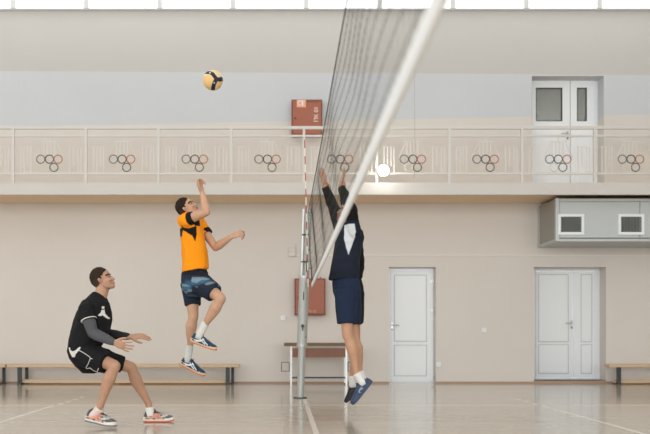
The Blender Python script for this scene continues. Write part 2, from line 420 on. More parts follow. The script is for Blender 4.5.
# small bright work lamp on the railing
lp = P(383.5, 170.5, 13.655)
t = thing('spot_lamp', 'small switched-on spotlight glowing white on the balcony railing', 'lamp', (lp.x, lp.y, lp.z))
M_bulb = mat('lit_lens', (1, 1, 1, 1), .3, emit=(1, .99, .95, 1), estr=40)
b = bmesh.new(); loft(b, [lp+Vector((0, -.03, 0)), lp+Vector((0, -.02, 0)), lp], [(.05), (.08), (.09)], side=(1, 0, 0), n=24, cap='flat'); obj('lens', b, M_bulb, t, smooth=True)
b = bmesh.new(); loft(b, [lp+Vector((0, .0, 0)), lp+Vector((0, .03, 0)), lp+Vector((0, .05, 0))], [.093, .08, .04], side=(1, 0, 0), n=24, cap='flat'); obj('housing', b, M_rail, t, smooth=True)
b = B((lp.x-.012, lp.x+.012, lp.y+.045, YB+.021, lp.z-.012, lp.z+.012), (lp.x-.015, lp.x+.015, YB+.008, YB+.0235, lp.z-.07, lp.z-.012)); obj('bracket', b, M_rail, t)
l = bpy.data.lights.new('spot_lamp_glow', 'POINT'); l.energy = 5; l.shadow_soft_size = .09; l.color = (1, .97, .9)
lo = bpy.data.objects.new('spot_lamp_glow', l); COL.objects.link(lo); lo.location = lp+Vector((0, -.22, 0))

# air handling box --------------------------------------------------
YF = 14.02
t = thing('ventilation_unit', 'grey sheet-metal ventilation box mounted under the balcony at right', 'ventilation unit', (6.0, YW, WZ(241, YF)))
xa = WX(556.5, YF); za, zb = WZ(241.5, YF), WZ(197.5, YF); xe = WX(700, YF)
obj('casing', B(xa, xe, YF, YW-.002, za+.05, min(zb, zb0-.01)), M_ductside, t, bevel=.006)
obj('front_panel', B(WX(559.5, YF), WX(639, YF), YF-.02, YF, za+.06, zb-.075), M_duct, t, bevel=.005)
obj('front_panel', B(WX(639.8, YF), xe, YF-.02, YF, za+.06, zb-.075), M_duct, t, bevel=.005)
obj('top_strip', B(WX(559.5, YF), xe, YF-.015, YF, zb-.065, zb-.02), M_duct, t)
obj('corner_profile', B(xa-.02, WX(559.2, YF), YF-.025, YF+.05, za, zb-.01), M_duct, t, bevel=.006)
obj('bottom_tray', B((xa-.015, xe, YF-.015, YW-.002, za, za+.045)), M_duct, t, bevel=.006)
obj('back_profile', B((xa-.02, xa+.0, YW-.07, YW-.002, za, zb-.03)), M_duct, t)
for g0, g1 in ((557.5, 583.5), (617.5, 643.5)):
    A_, B_ = WX(g0, YF), WX(g1, YF); z0, z1 = WZ(235, YF), WZ(214.3, YF); fw = .045
    g = obj('grille', B((A_, B_, YF-.04, YF-.018, z0, z0+fw), (A_, B_, YF-.04, YF-.018, z1-fw, z1), (A_, A_+fw, YF-.04, YF-.018, z0+fw, z1-fw), (B_-fw, B_, YF-.04, YF-.018, z0+fw, z1-fw)), M_upvc, t, bevel=.004)
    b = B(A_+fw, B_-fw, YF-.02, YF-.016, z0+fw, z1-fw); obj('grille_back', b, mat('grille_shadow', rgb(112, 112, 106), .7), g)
    b = bmesh.new(); n = 14
    for i in range(n):
        x = A_+fw+(B_-A_-2*fw)*(i+.5)/n; box(b, x-.004, x+.004, YF-.032, YF-.02, z0+fw, z1-fw)
    obj('slats', b, M_grille, g)

# fire cabinets -----------------------------------------------------
def cabinet(x0, x1, y0, y1, label, upper):
    A_, B_ = WX(x0), WX(x1); z0, z1 = WZ(y1), WZ(y0)
    t = thing('fire_hose_cabinet', label, 'cabinet', ((A_+B_)/2, YW, z0))
    obj('casing', B(A_, B_, YW-.16, YW-.001, z0, z1), M_edge, t, bevel=.004)
    d = obj('door', B(A_+.02, B_-.02, YW-.175, YW-.16, z0+.02, z1-.02), M_orange, t, bevel=.004)
    y = YW-.178
    b = bmesh.new(); cyl(b, (WX(x0+3.5), y+.003, (z0+z1)/2-.02), (WX(x0+3.5), y-.012, (z0+z1)/2-.02), .02); obj('lock', b, M_edge, d)
    if upper:
        a, c = WX(x0+5), WZ(y0+8)
        obj('sticker', B(a, a+.16, y, y+.004, c, c+.13), M_pink, d)
        b = bmesh.new(); torus(b, (a+.06, y-.001, c+.07), .035, .006, 20, 4); box(b, a+.1, a+.115, y-.003, y, c+.02, c+.11); box(b, a+.02, a+.14, y-.003, y, c+.11, c+.12); obj('sticker_symbol', b, M_white, d)
        b = bmesh.new()
        for i in range(5): box(b, a+.19+i*.042, a+.19+i*.042+.026, y-.001, y+.002, c+.085, c+.115)
        obj('inventory_mark', b, M_edge, d)
        bt = text_mesh('ПК 01', .10)
        place_text(bt, (WX(x1-4.2), y, WZ(y1-13)), vertical=True, m=M_white, parent=d)
    else:
        bt = text_mesh('ПК 02', .06)
        place_text(bt, (WX(x0+12.5), y, z0+.045), vertical=False, m=M_pink, parent=d)
        b = B(WX(x1-5), WX(x1-4.3), YW-.12, YW-.06, z1, z1+.03); obj('bracket', b, M_edge, t)
    return t
def text_mesh(s, size):
    cu = bpy.data.curves.new('lettering', 'FONT'); cu.body = s; cu.size = size; cu.extrude = .001
    o = bpy.data.objects.new('lettering', cu); COL.objects.link(o)
    dg = bpy.context.evaluated_depsgraph_get(); dg.update()
    me = bpy.data.meshes.new_from_object(o.evaluated_get(dg)); bpy.data.objects.remove(o); bpy.data.curves.remove(cu)
    return me
def place_text(me, loc, vertical, m, parent):
    for v in me.vertices:
        x, z = v.co.x, v.co.y; y = -v.co.z
        if vertical: x, z = -z, x
        v.co = (loc[0]+x, loc[1]+y, loc[2]+z)
    me.materials.clear()
    o = link_obj('lettering', me, m, parent)
    return o
# children of mesh parts whose own parent is an offset Empty: part meshes carry world coordinates,
# so the mesh object's own matrix is identity after the inverse and grandchildren need none.
cabinet(291.5, 321.8, 102, 137.5, 'rust-orange fire hose cabinet on the upper wall behind the railing', True)
cabinet(294.5, 325, 279, 315.3, 'rust-orange fire hose cabinet low on the wall behind the net pole', False)

# small wall fittings ----------------------------------------------
b = B((WX(288.2), WX(295.6), YW-.04, YW, WZ(256.4), WZ(248)))
t = obj('electrical_box', b, mat('cream_plastic', rgb(222, 212, 200), .5), bevel=.004); tag(t, 'small cream electrical box on the wall left of the net pole', 'electrical box')
obj('lid_frame', B((WX(288.2), WX(295.6), YW-.045, YW-.04, WZ(251.6), WZ(251.2)), (WX(288.2), WX(288.6), YW-.045, YW-.04, WZ(256.4), WZ(248)), (WX(295.2), WX(295.6), YW-.045, YW-.04, WZ(256.4), WZ(248)), (WX(288.2), WX(295.6), YW-.045, YW-.04, WZ(256.7), WZ(256.1)), (WX(288.2), WX(295.6), YW-.045, YW-.04, WZ(248.4), WZ(248))), M_seal, t)
obj('conduit', B((WX(295.2), WX(296), YW-.02, YW, WZ(248), WZ(244.5))), M_seal, t)
def socket(px, py, label):
    x, z = WX(px), WZ(py); t = obj('wall_socket', B(x-.04, x+.04, YW-.025, YW, z-.04, z+.04), M_upvc, bevel=.006); tag(t, label, 'socket')
    b = bmesh.new()
    for s in (-1, 1): cyl(b, (x+s*.011, YW-.027, z), (x+s*.011, YW-.02, z), .004, 8)
    obj('socket_holes', b, M_dark, t)
socket(283, 318, 'small white wall socket just left of the lower fire cabinet')
socket(484, 330, 'small white wall socket on the bare wall between the two ground floor doors')
socket(438.5, 364.5, 'small white wall socket low beside the hinge side of the single door')

# benches ------------------------------------------------------------
def bench(px0, px1, legs, label, beam=True):
    Y = YW-.28; A_, B_ = WX(px0, Y), WX(px1, Y); zt = WZ(364, Y); zu = zt-.055
    t = thing('gym_bench', label, 'bench', ((A_+B_)/2, Y, 0), 'long gym benches along the back wall')
    obj('seat', B(A_, B_, Y-.13, Y+.13, zu, zt), M_wood, t, bevel=.008)
    if beam: obj('lower_beam', B(WX(legs[0]-3, Y), WX(legs[-1]+3, Y), Y-.02, Y+.03, .02, .085), M_wood, t, bevel=.005)
    for px in legs:
        x = WX(px, Y); b = bmesh.new()
        box(b, x-.035, x+.035, Y-.09, Y-.06, 0.0, zu); box(b, x+.05, x+.1, Y+.07, Y+.1, 0.0, zu); box(b, x-.0, x+.1, Y+.02, Y+.07, 0.0, .02); box(b, x-.035, x+.035, Y-.1, Y+.11, 0.0, .02)
        obj('leg', b, M_dark, t)
    return t
bench(9, 240, (21, 228), 'long pale wooden bench along the left wall behind the crouching player')
bench(-215, 7.5, (-205, -2), 'pale wooden bench cut off by the left edge of the photo')
bench(606.5, 830, (617, 818), 'pale wooden bench cut off by the right edge, beside the double door')

# school table --------------------------------------------------------
Y = YW-.45; 
def TX(px): return WX(px, Y)
def TZ(py): return WZ(py, Y)
t = thing('table', 'narrow table with brown front board and steel legs behind the net pole', 'table', ((TX(290)+TX(346))/2, Y, 0))
obj('tabletop', B(TX(284), TX(349), Y-.2, Y+.25, TZ(344.6), TZ(342.4)), M_wood, t, bevel=.004)
obj('edge_rail', B(TX(284), TX(349), Y-.21, Y-.19, TZ(346), TZ(342.8)), mat('brown_edge', rgb(104, 84, 66), .5), t)
obj('front_board', B(TX(292.5), TX(345.5), Y-.16, Y-.14, TZ(357), TZ(348)), M_brownwood, t, bevel=.003)
for px in (291, 345.7):
    b = bmesh.new(); x = TX(px); 
    for yy in (Y-.15, Y+.2): box(b, x-.014, x+.014, yy-.014, yy+.014, 0.02, TZ(346))
    box(b, x-.014, x+.014, Y-.17, Y+.22, 0.0, .03); box(b, x-.014, x+.014, Y-.15, Y+.2, TZ(347), TZ(345.5)); obj('leg_frame', b, M_metal, t)
obj('foot_bar', B(TX(291), TX(345.7), Y-.16, Y-.14, TZ(378), TZ(376.4)), M_dark, t)
for a, c in ((281.2, 289.6), (347.5, 355.5)):
    b = B((TX(a), TX(c), Y-.03, Y-.01, TZ(362.6), TZ(362)), (TX(a), TX(c), Y-.03, Y-.01, TZ(371.4), TZ(370.8)), (TX(a), TX(a)+.012, Y-.03, Y-.01, TZ(371.4), TZ(362)), (TX(c)-.012, TX(c), Y-.03, Y-.01, TZ(371.4), TZ(362)))
    obj('side_bracket', b, M_dark, t)

# court lines ---------------------------------------------------------
M_line = mat('white_court_paint', rgb(226, 220, 210), .25, spec=.6)
M_line2 = mat('worn_court_paint', rgb(212, 200, 184), .25, spec=.6)
def line(name, label, rects, m):
    o = obj(name, B(*[(a, b, c, d, 0, .0015) for a, b, c, d in rects]), m); tag(o, label, 'court line'); 
line('centre_line', 'white court line on the floor running from the net pole toward the viewer', [(.275, .325, 1.5, 11.35)], M_line)
line('attack_line', 'white court line on the floor left of the crouching player', [(-2.795, -2.75, 1.5, 10.4)]+[(-2.775, -2.73, 10.5+.37*i, 10.68+.37*i) for i in range(4)], M_line)
line('attack_line', 'white court line on the floor in front of the double door', [(3.13, 3.175, 1.5, 10.4)]+[(3.12, 3.165, 10.5+.37*i, 10.68+.37*i) for i in range(4)], M_line)
line('side_line', 'faint white court line across the floor in front of the far wall', [(-9, 9.3, 10.37, 10.43)], M_line2)

# net pole --------------------------------------------------------------
PY = 11.55
base = P(300.3, 398, PY); base.z = 0; top = P(306.3, 209, PY); 
def on(t_): return base+(top-base)*t_
t = thing('net_pole', 'silver steel volleyball pole holding the net in front of the far wall', 'pole', base)
def tz(py): return (398-py)/(398-209)
b = bmesh.new(); loft(b, [on(0), on(.12), on(tz(345))], [.05, .05, .052], n=24, cap='flat'); obj('lower_tube', b, M_pole, t, smooth=False)
b = bmesh.new(); loft(b, [on(tz(347)), on(tz(276))], [.068, .066], n=24, cap='flat'); obj('outer_sleeve', b, M_pole, t)
for k in (345.5, 277):
    b = bmesh.new(); loft(b, [on(tz(k+1)), on(tz(k-1))], [.072, .072], n=24, cap='flat'); obj('collar', b, M_metal, t)
off = Vector((-.035, 0, 0)); b = bmesh.new(); loft(b, [on(tz(277))+off, on(1)+off], [.026, .024], n=16, cap='flat'); obj('thin_tube', b, M_metal, t)
off2 = Vector((.035, 0, 0)); b = bmesh.new(); loft(b, [on(tz(277))+off2, on(1)+off2], [.04, .038], n=20, cap='flat'); obj('inner_tube', b, M_pole, t)
for k0, k1 in ((272, 248), (300, 292)):
    b = bmesh.new(); loft(b, [on(tz(k0))+Vector((.03 if k0 < 280 else .0, -.042 if k0 < 280 else -.066, 0)), on(tz(k1))+Vector((.03 if k1 < 280 else 0, -.042 if k0 < 280 else -.066, 0))], [.008, .008], n=8, cap='flat'); obj('slot', b, M_dark, t)
c = on(tz(326))+Vector((.0, -.07, 0)); b = bmesh.new(); cyl(b, c+Vector((0, .01, 0)), c+Vector((0, -.03, 0)), .022); obj('winch_bolt', b, M_dark, t)
b = bmesh.new(); c2 = c+Vector((0, 0, -.06)); loft(b, [c+Vector((0, -.02, 0)), c2], [.008, .008], n=8); obj('winch_hook', b, M_dark, t)
for k in (235, 262, 337):
    b = bmesh.new(); cc = on(tz(k)); cyl(b, cc+Vector((-.05, -.03, 0)), cc+Vector((.05, -.05, 0)), .009); obj('clamp', b, M_dark, t)
b = bmesh.new(); cc = on(1)+Vector((.05, 0, -.03)); cyl(b, cc+Vector((0, -.02, 0)), cc+Vector((0, .02, 0)), .035); obj('pulley', b, M_dark, t)
b = bmesh.new(); loft(b, [(base.x, base.y, 0), (base.x, base.y, .012)], [.095, .09], n=24, cap='flat'); obj('floor_plate', b, M_dark, t)

# net -----------------------------------------------------------------------
YN0, YN1 = 1.15, 11.42
def topp(Y):
    s = (Y-YN0)/(YN1-YN0); return Vector((.292+.056*s, Y, 2.47-.035*math.sin(math.pi*s)+.02*s))
def botp(Y):
    s = (Y-YN0)/(YN1-YN0); x = .302+.098*s; return Vector((x, Y, 1.50-.015*math.sin(math.pi*s)))
def npt(Y, v, wob=0):
    a, b_ = topp(Y), botp(Y); q = a.lerp(b_, v)
    q.x += .012*math.sin(3.1*Y+4*v)*math.sin(math.pi*v)
    return q
t = thing('volleyball_net', 'dark mesh volleyball net with white lower band running toward the viewer', 'net', (topp(YN1).x, YN1, 1.5))
M_cord = mat('dark_net_cord', rgb(56, 56, 52), .8); M_tape = mat('white_net_band', rgb(232, 233, 233), .7)
b = bmesh.new(); N = 44
for i in range(11):
    v = i/10.0
    loft(b, [npt(YN0+(YN1-YN0)*j/N, v) for j in range(N+1)], [.0012]*(N+1), side=(1, 0, 0), n=4, cap='flat')
k = 0; Y = YN0
while Y <= YN1+.001:
    loft(b, [npt(Y, v/5) for v in range(6)], [.0008]*6, side=(1, 0, 0), n=4, cap='flat'); Y += .1
o = obj('netting', b, M_cord, t)
b = bmesh.new()
pts = [botp(YN0+(YN1-YN0)*j/N) for j in range(N+1)]
loft(b, [p+Vector((.002, 0, .028)) for p in pts], [(.009, .034)]*(N+1), side=(1, 0, 0), n=14, cap='flat', power=3); obj('bottom_band', b, M_tape, t, smooth=True)
b = bmesh.new(); pts = [topp(YN0+(YN1-YN0)*j/N) for j in range(N+1)]
loft(b, [p for p in pts]+[on(1)+Vector((.06, 0, -.03))], [.0035]*(N+2), side=(1, 0, 0), n=8, cap='flat'); obj('top_cable', b, M_cord, t)
b = bmesh.new(); loft(b, [topp(YN1-.02), botp(YN1-.02)], [(.004, .02)]*2, side=(1, 0, 0), n=8, cap='flat'); obj('side_band', b, mat('grey_side_band', rgb(90, 90, 84), .8), t)
for z_ in (1.55, 1.75, 2.0, 2.25):
    b = bmesh.new(); loft(b, [npt(YN1-.02, (2.49-z_)/1.0), (on((z_)/2.57).x+.05, PY-.02, z_)], [.004, .004], n=6, cap='flat'); obj('lacing', b, M_cord, t)
# antenna
ab = P(308.2, 287, 11.3); at_ = P(304.6, 140, 11.3)
t = thing('net_antenna', 'thin red and white striped antenna rod rising above the net pole', 'antenna', ab)
n = 18
M_ared = mat('red_antenna_paint', rgb(178, 58, 48), .5)
for i in range(n):
    b = bmesh.new(); cyl(b, ab.lerp(at_, i/n), ab.lerp(at_, (i+1)/n), .0068, 8); obj('red_stripe' if i % 2 else 'white_stripe', b, M_ared if i % 2 else M_white, t)

# ball ------------------------------------------------------------------------
bc = P(212.9, 80.3, 9.0); br_ = .106
me = bpy.data.meshes.new('ball'); bm = bmesh.new(); bmesh.ops.create_uvsphere(bm, u_segments=160, v_segments=80, radius=br_); bm.to_mesh(me); bm.free()
bands = [[(-.60, .60), (-.3, .54), (.05, .36), (.3, .02), (.42, -.14)], [(.42, -.14), (.7, -.14), (.98, .08)], [(.42, -.16), (.2, -.55), (.02, -.98)]]
def segd(x, z, a, b_):
    ax, az = a; bx, bz = b_; dx, dz = bx-ax, bz-az; t_ = max(0, min(1, ((x-ax)*dx+(z-az)*dz)/(dx*dx+dz*dz))); return math.hypot(x-ax-t_*dx, z-az-t_*dz)
def ballcol(co, nn):
    x, z = co.x/br_, co.z/br_
    if co.y > 0: x, z = -x, -z
    d = min(segd(x, z, a, b_) for L_ in bands for a, b_ in zip(L_, L_[1:]))
    if d < .185:
        if math.hypot(x+.22, z-.50) < .1 or math.hypot(x-.2, z+.5) < .07: return rgb(196, 192, 190)
        return rgb(38, 38, 62)
    return rgb(226, 190, 128) if (x < .25 and z < .25) or (x > .4 and z < -.1) else rgb(232, 210, 162)
paint(me, ballcol); me.shade_smooth()
ball = link_obj('volleyball', me, vmat('ball_leather', .5)); ball.location = bc
tag(ball, 'yellow and navy volleyball in the air above the orange shirted player', 'ball')


# ------------------------------------------------------------------ people
M_skin = vmat('skin', .55, .35); M_cloth = vmat('cloth', .85, .2); M_haircol = vmat('short_hair', .85, .2); M_hairm = (40, 30, 25)
M_shoe = vmat('shoe_upper', .55, .4)
def slices(bm, rows, Y0, n=28, power=2.3, sc=1.0, hsc=1.0):
    """horizontal cross-sections: (left px, right px, row px, half width in depth, depth offset)"""
    rings = []
    for r in rows:
        L_, R_, py, hw = r[:4]; d = r[4] if len(r) > 4 else 0
        c = P((L_+R_)/2, py, Y0); ra = (R_-L_)/2*Y0/F*sc; ring = []
        tl = (r[5] if len(r) > 5 else 0)*Y0/F
        for k in range(n):
            a = 2*math.pi*k/n; cc, ss = math.cos(a), math.sin(a)
            cc = math.copysign(abs(cc)**(2/power), cc); ss = math.copysign(abs(ss)**(2/power), ss)
            ring.append(bm.verts.new((c.x+ra*cc, Y0+d+hw*hsc*ss, c.z+tl*cc)))
        rings.append(ring)
    for a, b in zip(rings, rings[1:]):
        for k in range(n): bm.faces.new((a[k], a[(k+1) % n], b[(k+1) % n], b[k]))
    bm.faces.new(rings[0][::-1]); bm.faces.new(rings[-1])
def limb(bm, A, Bp, prof, bulge=None, cap='round', side=(0, 1, 0), flat=1.0):
    A = Vector(A); Bp = Vector(Bp); pts = []; rr = []
    for t_, r in prof:
        p = A.lerp(Bp, t_)
        if bulge: p = p+Vector(bulge)*math.sin(math.pi*min(1, t_*1.25))
        pts.append(p); rr.append((r, r*flat))
    loft(bm, pts, rr, side=side, n=18, cap=cap)
def frame(f, u):
    f = Vector(f).normalized(); u = Vector(u); u = (u-f*u.dot(f)).normalized(); s = f.cross(u); return f, u, s
HS = .95
def head(bm, c, fr):
    f, u, s = fr
    def at(a, b, d): return c+(f*a+u*b+s*d)*HS
    def E(a, b, d, r): ell(bm, at(a, b, d), fr, [q*HS for q in r])
    E(-.012, .030, 0, (.098, .092, .076)); E(.03, -.03, 0, (.064, .085, .062)); E(.035, .045, 0, (.058, .055, .06))
    E(.066, -.098, 0, (.030, .022, .028)); E(.03, -.085, 0, (.045, .028, .046))
    for q in (-1, 1):
        loft(bm, [at(.0, -.05, q*.055), at(.03, -.085, q*.045), at(.07, -.1, q*.015)], [.018, .018, .016], n=10)
        E(.084, .024, q*.026, (.013, .009, .026)); E(.075, -.03, q*.036, (.02, .018, .02))
        E(.079, .002, q*.031, (.011, .010, .014))
        E(-.004, -.008, q*.074, (.018, .031, .009)); E(-.012, .008, q*.08, (.012, .016, .007))
    loft(bm, [at(.086, .012, 0), at(.097, -.012, 0), at(.110, -.036, 0)], [.009, .011, .012], n=12)
    E(.1, -.04, .01, (.012, .009, .01)); E(.1, -.04, -.01, (.012, .009, .01))
    E(.092, -.064, 0, (.014, .007, .022)); E(.09, -.077, 0, (.014, .008, .02))
def facepaint(c, fr, base, lips=(176, 112, 98), brow=(62, 44, 34), stubble=.0):
    f, u, s = fr; base = Vector(base)
    def fn(co):
        q = co-c
        if q.length > .18: return None
        a, b, d = q.dot(f)/HS, q.dot(u)/HS, abs(q.dot(s))/HS
        if a > .055 and .016 < b < .034 and .01 < d < .052: return Vector(brow)
        if a > .06 and -.007 < b < .009 and .017 < d < .046: return Vector((52, 38, 34)) if d < .04 and b > -.003 else base*.82
        if a > .085 and -.083 < b < -.058 and d < .024: return Vector((120, 62, 56)) if -.0715 < b < -.0685 else Vector(lips)
        if a > .1 and b < -.045 and b > -.05: return base*.75
        if abs(a+.002) < .010 and abs(b+.008) < .016 and d > .07: return base*.82
        if stubble and a > 0 and b < -.035 - max(0, .05-a)*.3: return base*(1-stubble)
        return None
    return fn
def hand(bm, wr, D, N, T, curls=(.3, .3, .3, .3), thumb=.3, spread=.12, sc=1.0):
    """palm plus five jointed fingers: D along the hand, N out of the palm, T toward the thumb"""
    D = Vector(D).normalized(); N = Vector(N); N = (N-D*N.dot(D)).normalized(); T = Vector(T); T = (T-D*T.dot(D)-N*T.dot(N)).normalized()
    k = sc; wr = Vector(wr)
    loft(bm, [wr-D*.02*k, wr+D*.02*k, wr+D*.05*k, wr+D*.088*k], [(.026*k, .020*k), (.030*k, .018*k), (.040*k, .0165*k), (.040*k, .0125*k)], side=T, n=16, power=2.4)
    ell(bm, wr+D*.035*k+T*.02*k+N*.006*k, (D, N, T), (.03*k, .016*k, .017*k))
    offs = (.032, .011, -.010, -.030); base = (.090, .094, .090, .082)
    ph = ((.044, .026, .021), (.048, .030, .022), (.045, .028, .021), (.035, .021, .019))
    for i in range(4):
        p = wr+D*base[i]*k+T*offs[i]*k; p0 = wr+D*(base[i]-.03)*k+T*offs[i]*.9*k
        sp = spread*(1.5-i)*.9; c = curls[i]; ang = 0; pts = [p0, p]; rr = [.0095*k, .0095*k]
        for j in range(3):
            ang += c*(.8, 1.1, .8)[j]
            d = (D*math.cos(ang)+N*math.sin(ang))*math.cos(sp)+T*math.sin(sp)
            p = p+d*ph[i][j]*k; pts.append(p.copy()); rr.append((.0088, .0082, .0072)[j]*k)
        loft(bm, pts, rr, side=T, n=10)
    p = wr+D*.022*k+T*.022*k; pts = [p.copy()]; rr = [.015*k]; ang = .75
    for j, l_ in enumerate((.045, .033, .027)):
        d = D*math.cos(ang)+T*math.sin(ang)*math.cos(thumb)+N*math.sin(ang)*math.sin(thumb)
        p = p+d.normalized()*l_*k; pts.append(p.copy()); rr.append((.0125, .0112, .0092)[j]*k); ang -= .22
    loft(bm, pts, rr, side=N, n=10)
def fit_hair(parent, c, fr, col_m, low=-.055, top=.012):
    f, u, s = fr; bm = bmesh.new(); bmesh.ops.create_icosphere(bm, subdivisions=5, radius=1)
    kill = []
    for v in bm.verts:
        q = v.co; a, b, d = -.013+q.x*(.099+.004), .032+q.y*(.093+top), q.z*(.077+.004)
        w_ = .007*noise.noise(Vector((a, b, d))*45); a += w_; b += w_
        keep = (b > .052+.5*max(0, a-.05)) or (a < .045 and b > .034) or (a < .022 and b > .004) or (a < .008 and b > -.012) or (a < -.02 and b > -.03) or (a < -.034 and b > low)
        if not keep: kill.append(v)
        j = 1+.04*noise.noise(Vector((a, b, d))*60)
        a -= w_; b -= w_; v.co = c+(f*a*j+u*b*j+s*d*j)*HS
    bmesh.ops.delete(bm, geom=kill, context='VERTS')
    o = obj('hair', bm, None, parent, smooth=True)
    hv = Vector(col_m)
    def hcol(co, nn):
        q = co-c+Vector(parent.location)*0; b_ = q.dot(u)/HS; a_ = q.dot(f)/HS
        t_ = max(0, min(1, (.035-b_)/.09))*.55
        return rgb(*hv.lerp(Vector((128, 98, 82)), t_))
    paint(o.data, hcol); o.data.materials.append(M_haircol)
    md = o.modifiers.new('thick', 'SOLIDIFY'); md.thickness = .012; md.offset = -1
    return o
def shoe(parent, heel, toe, up, side, upper_fn, sole_cols, kind, laces=(230, 230, 228), width=1.0):
    heel = Vector(heel); toe = Vector(toe); D = (toe-heel); L_ = D.length; D.normalize()
    U = Vector(up); U = (U-D*U.dot(D)).normalized(); W = D.cross(U).normalized()
    if W.dot(Vector(side)) < 0: W = -W                        # W points out toward the visible side
    k = L_/.29
    secs = [(-.006, .020, .03, .060), (.004, .032, .022, .098), (.03, .040, .02, .116), (.06, .042, .02, .120), (.09, .043, .02, .117), (.115, .044, .02, .106),
            (.15, .046, .02, .092), (.19, .049, .018, .080), (.23, .049, .018, .069), (.26, .044, .018, .060), (.28, .032, .02, .050), (.29, .015, .022, .040)]
    def Wd(a, b, c): return heel+(D*a+W*b*width+U*c)*k
    def arch(a): return .010*max(0, (a-.2)/.09)**2 if a > .2 else 0
    bm = bmesh.new(); rings = []; n = 24
    def spt(sec, ang):
        a, hw, z0, z1 = sec; cc, ss = math.cos(ang), math.sin(ang)
        if ss > 0:
            e = 1.25 if a < .13 else .95
            return a, hw*math.copysign(abs(cc)**.75, cc)*(1-.3*ss**2*(1 if a < .13 else .3)), .03+(z1-.03)*abs(ss)**e
        return a, hw*math.copysign(abs(cc)**.75, cc), .03+(.03-z0)*ss
    for sec in secs: rings.append([bm.verts.new(Wd(p[0], p[1], p[2]+arch(p[0]))) for p in (spt(sec, 2*math.pi*i/n) for i in range(n))])
    for a, b in zip(rings, rings[1:]):
        for i in range(n): bm.faces.new((a[i], a[(i+1) % n], b[(i+1) % n], b[i]))
    bm.faces.new(rings[0][::-1]); bm.faces.new(rings[-1])
    bmesh.ops.subdivide_edges(bm, edges=bm.edges[:], cuts=2, use_grid_fill=True, smooth=.6)
    me = bpy.data.meshes.new('shoe'); bmesh.ops.recalc_face_normals(bm, faces=bm.faces); bm.to_mesh(me); bm.free()
    inv = lambda co: ((co-heel).dot(D)/k, (co-heel).dot(W)/k/width, (co-heel).dot(U)/k)
    paint(me, lambda co, nn: rgb(*upper_fn(*inv(co))))
    sh = link_obj('shoe', me, M_shoe, parent, True); sh.matrix_parent_inverse = parent_inv(parent)
    # sole
    out = [(-.012, .016), (-.004, .030), (.03, .041), (.08, .042), (.12, .040), (.17, .047), (.22, .053), (.26, .047), (.285, .033), (.298, .012)]
    loop = [(a, b) for a, b in out]+[(a, -b) for a, b in out[::-1]]
    for j, (z0, z1, c_) in enumerate(((0, .013, sole_cols[0]), (.013, .037, sole_cols[1]))):
        bm = bmesh.new(); lo = [bm.verts.new(Wd(a, b*(1 if j == 0 else .98), z0+arch(a))) for a, b in loop]; hi = [bm.verts.new(Wd(a, b*(1 if j == 0 else .93), z1+arch(a)+(.012 if j and a < .05 else 0)+(.004 if j and a > .27 else 0))) for a, b in loop]
        m_ = len(loop)
        for i in range(m_): bm.faces.new((lo[i], lo[(i+1) % m_], hi[(i+1) % m_], hi[i]))
        bm.faces.new(lo[::-1]); bm.faces.new(hi)
        o = obj('outsole' if j == 0 else 'midsole', bm, mat('sole_rubber', rgb(*c_), .55), sh, bevel=.003)
    bm = bmesh.new()
    for i in range(5):
        a = .105+.02*i; h = .101-.0009*(i*20); h = {0: .111, 1: .103, 2: .097, 3: .092, 4: .087}[i]+.001
        loft(bm, [Wd(a, -.022, h-.012), Wd(a+.008, 0, h), Wd(a, .022, h-.012)], [.0035*k]*3, n=6)
    for sx in (-1, 1): loft(bm, [Wd(.1, 0, .115), Wd(.098, sx*.02, .127), Wd(.108, sx*.03, .111)], [.003*k]*3, n=6)
    obj('laces', bm, mat('shoe_laces', rgb(*laces), .8), sh, smooth=True)
    # side marks on both sides
    def on_side(a, z, sg):
        for s0, s1 in zip(secs, secs[1:]):
            if s0[0] <= a <= s1[0]: break
        t_ = (a-s0[0])/(s1[0]-s0[0]); hw = s0[1]+(s1[1]-s0[1])*t_; z1 = s0[3]+(s1[3]-s0[3])*t_
        q = max(0, min(.98, (z-.03)/(z1-.03))); ang = math.asin(q**(1/(1.25 if a < .13 else .95)))
        b = hw*abs(math.cos(ang))**.75*(1-.3*math.sin(ang)**2*(1 if a < .13 else .3))
        return Wd(a, sg*(b+.001), z+arch(a))
    pat = {'crossed': [[(.03, .04), (.08, .05), (.13, .075)], [(.05, .032), (.1, .05), (.12, .082)], [(.085, .075), (.12, .05), (.155, .034)], [(.11, .085), (.14, .06), (.185, .036)]],
           'running': [[(.1, .04), (.13, .062), (.09, .062)], [(.13, .06), (.155, .045), (.14, .035)], [(.09, .05), (.15, .058)]]}[kind]
    for sg in (1, -1):
        bm = bmesh.new()
        for pl in pat:
            pts = []
            for (a0, z0), (a1, z1) in zip(pl, pl[1:]):
                for i in range(5): pts.append(on_side(a0+(a1-a0)*i/5, z0+(z1-z0)*i/5, sg))
            pts.append(on_side(pl[-1][0], pl[-1][1], sg))
            loft(bm, pts, [((.0032*k, .006*k) if kind == 'crossed' else (.0015*k, .0022*k))]*len(pts), side=W, n=6)
        obj('side_stripes', bm, mat('shoe_stripe', rgb(*MARKCOL[kind]), .5), sh, smooth=True)
    return sh
MARKCOL = {'crossed': (232, 232, 228), 'running': (215, 222, 228)}
def garment(name, parent, bm, fn, fold=(.006, 9, .6), vox=.0065, m=None, smooth=3):
    me = remesh(bm, vox, smooth, fold); paint(me, fn)
    o = link_obj(name, me, m or M_cloth, parent, True); o.matrix_parent_inverse = parent_inv(parent)
    return o
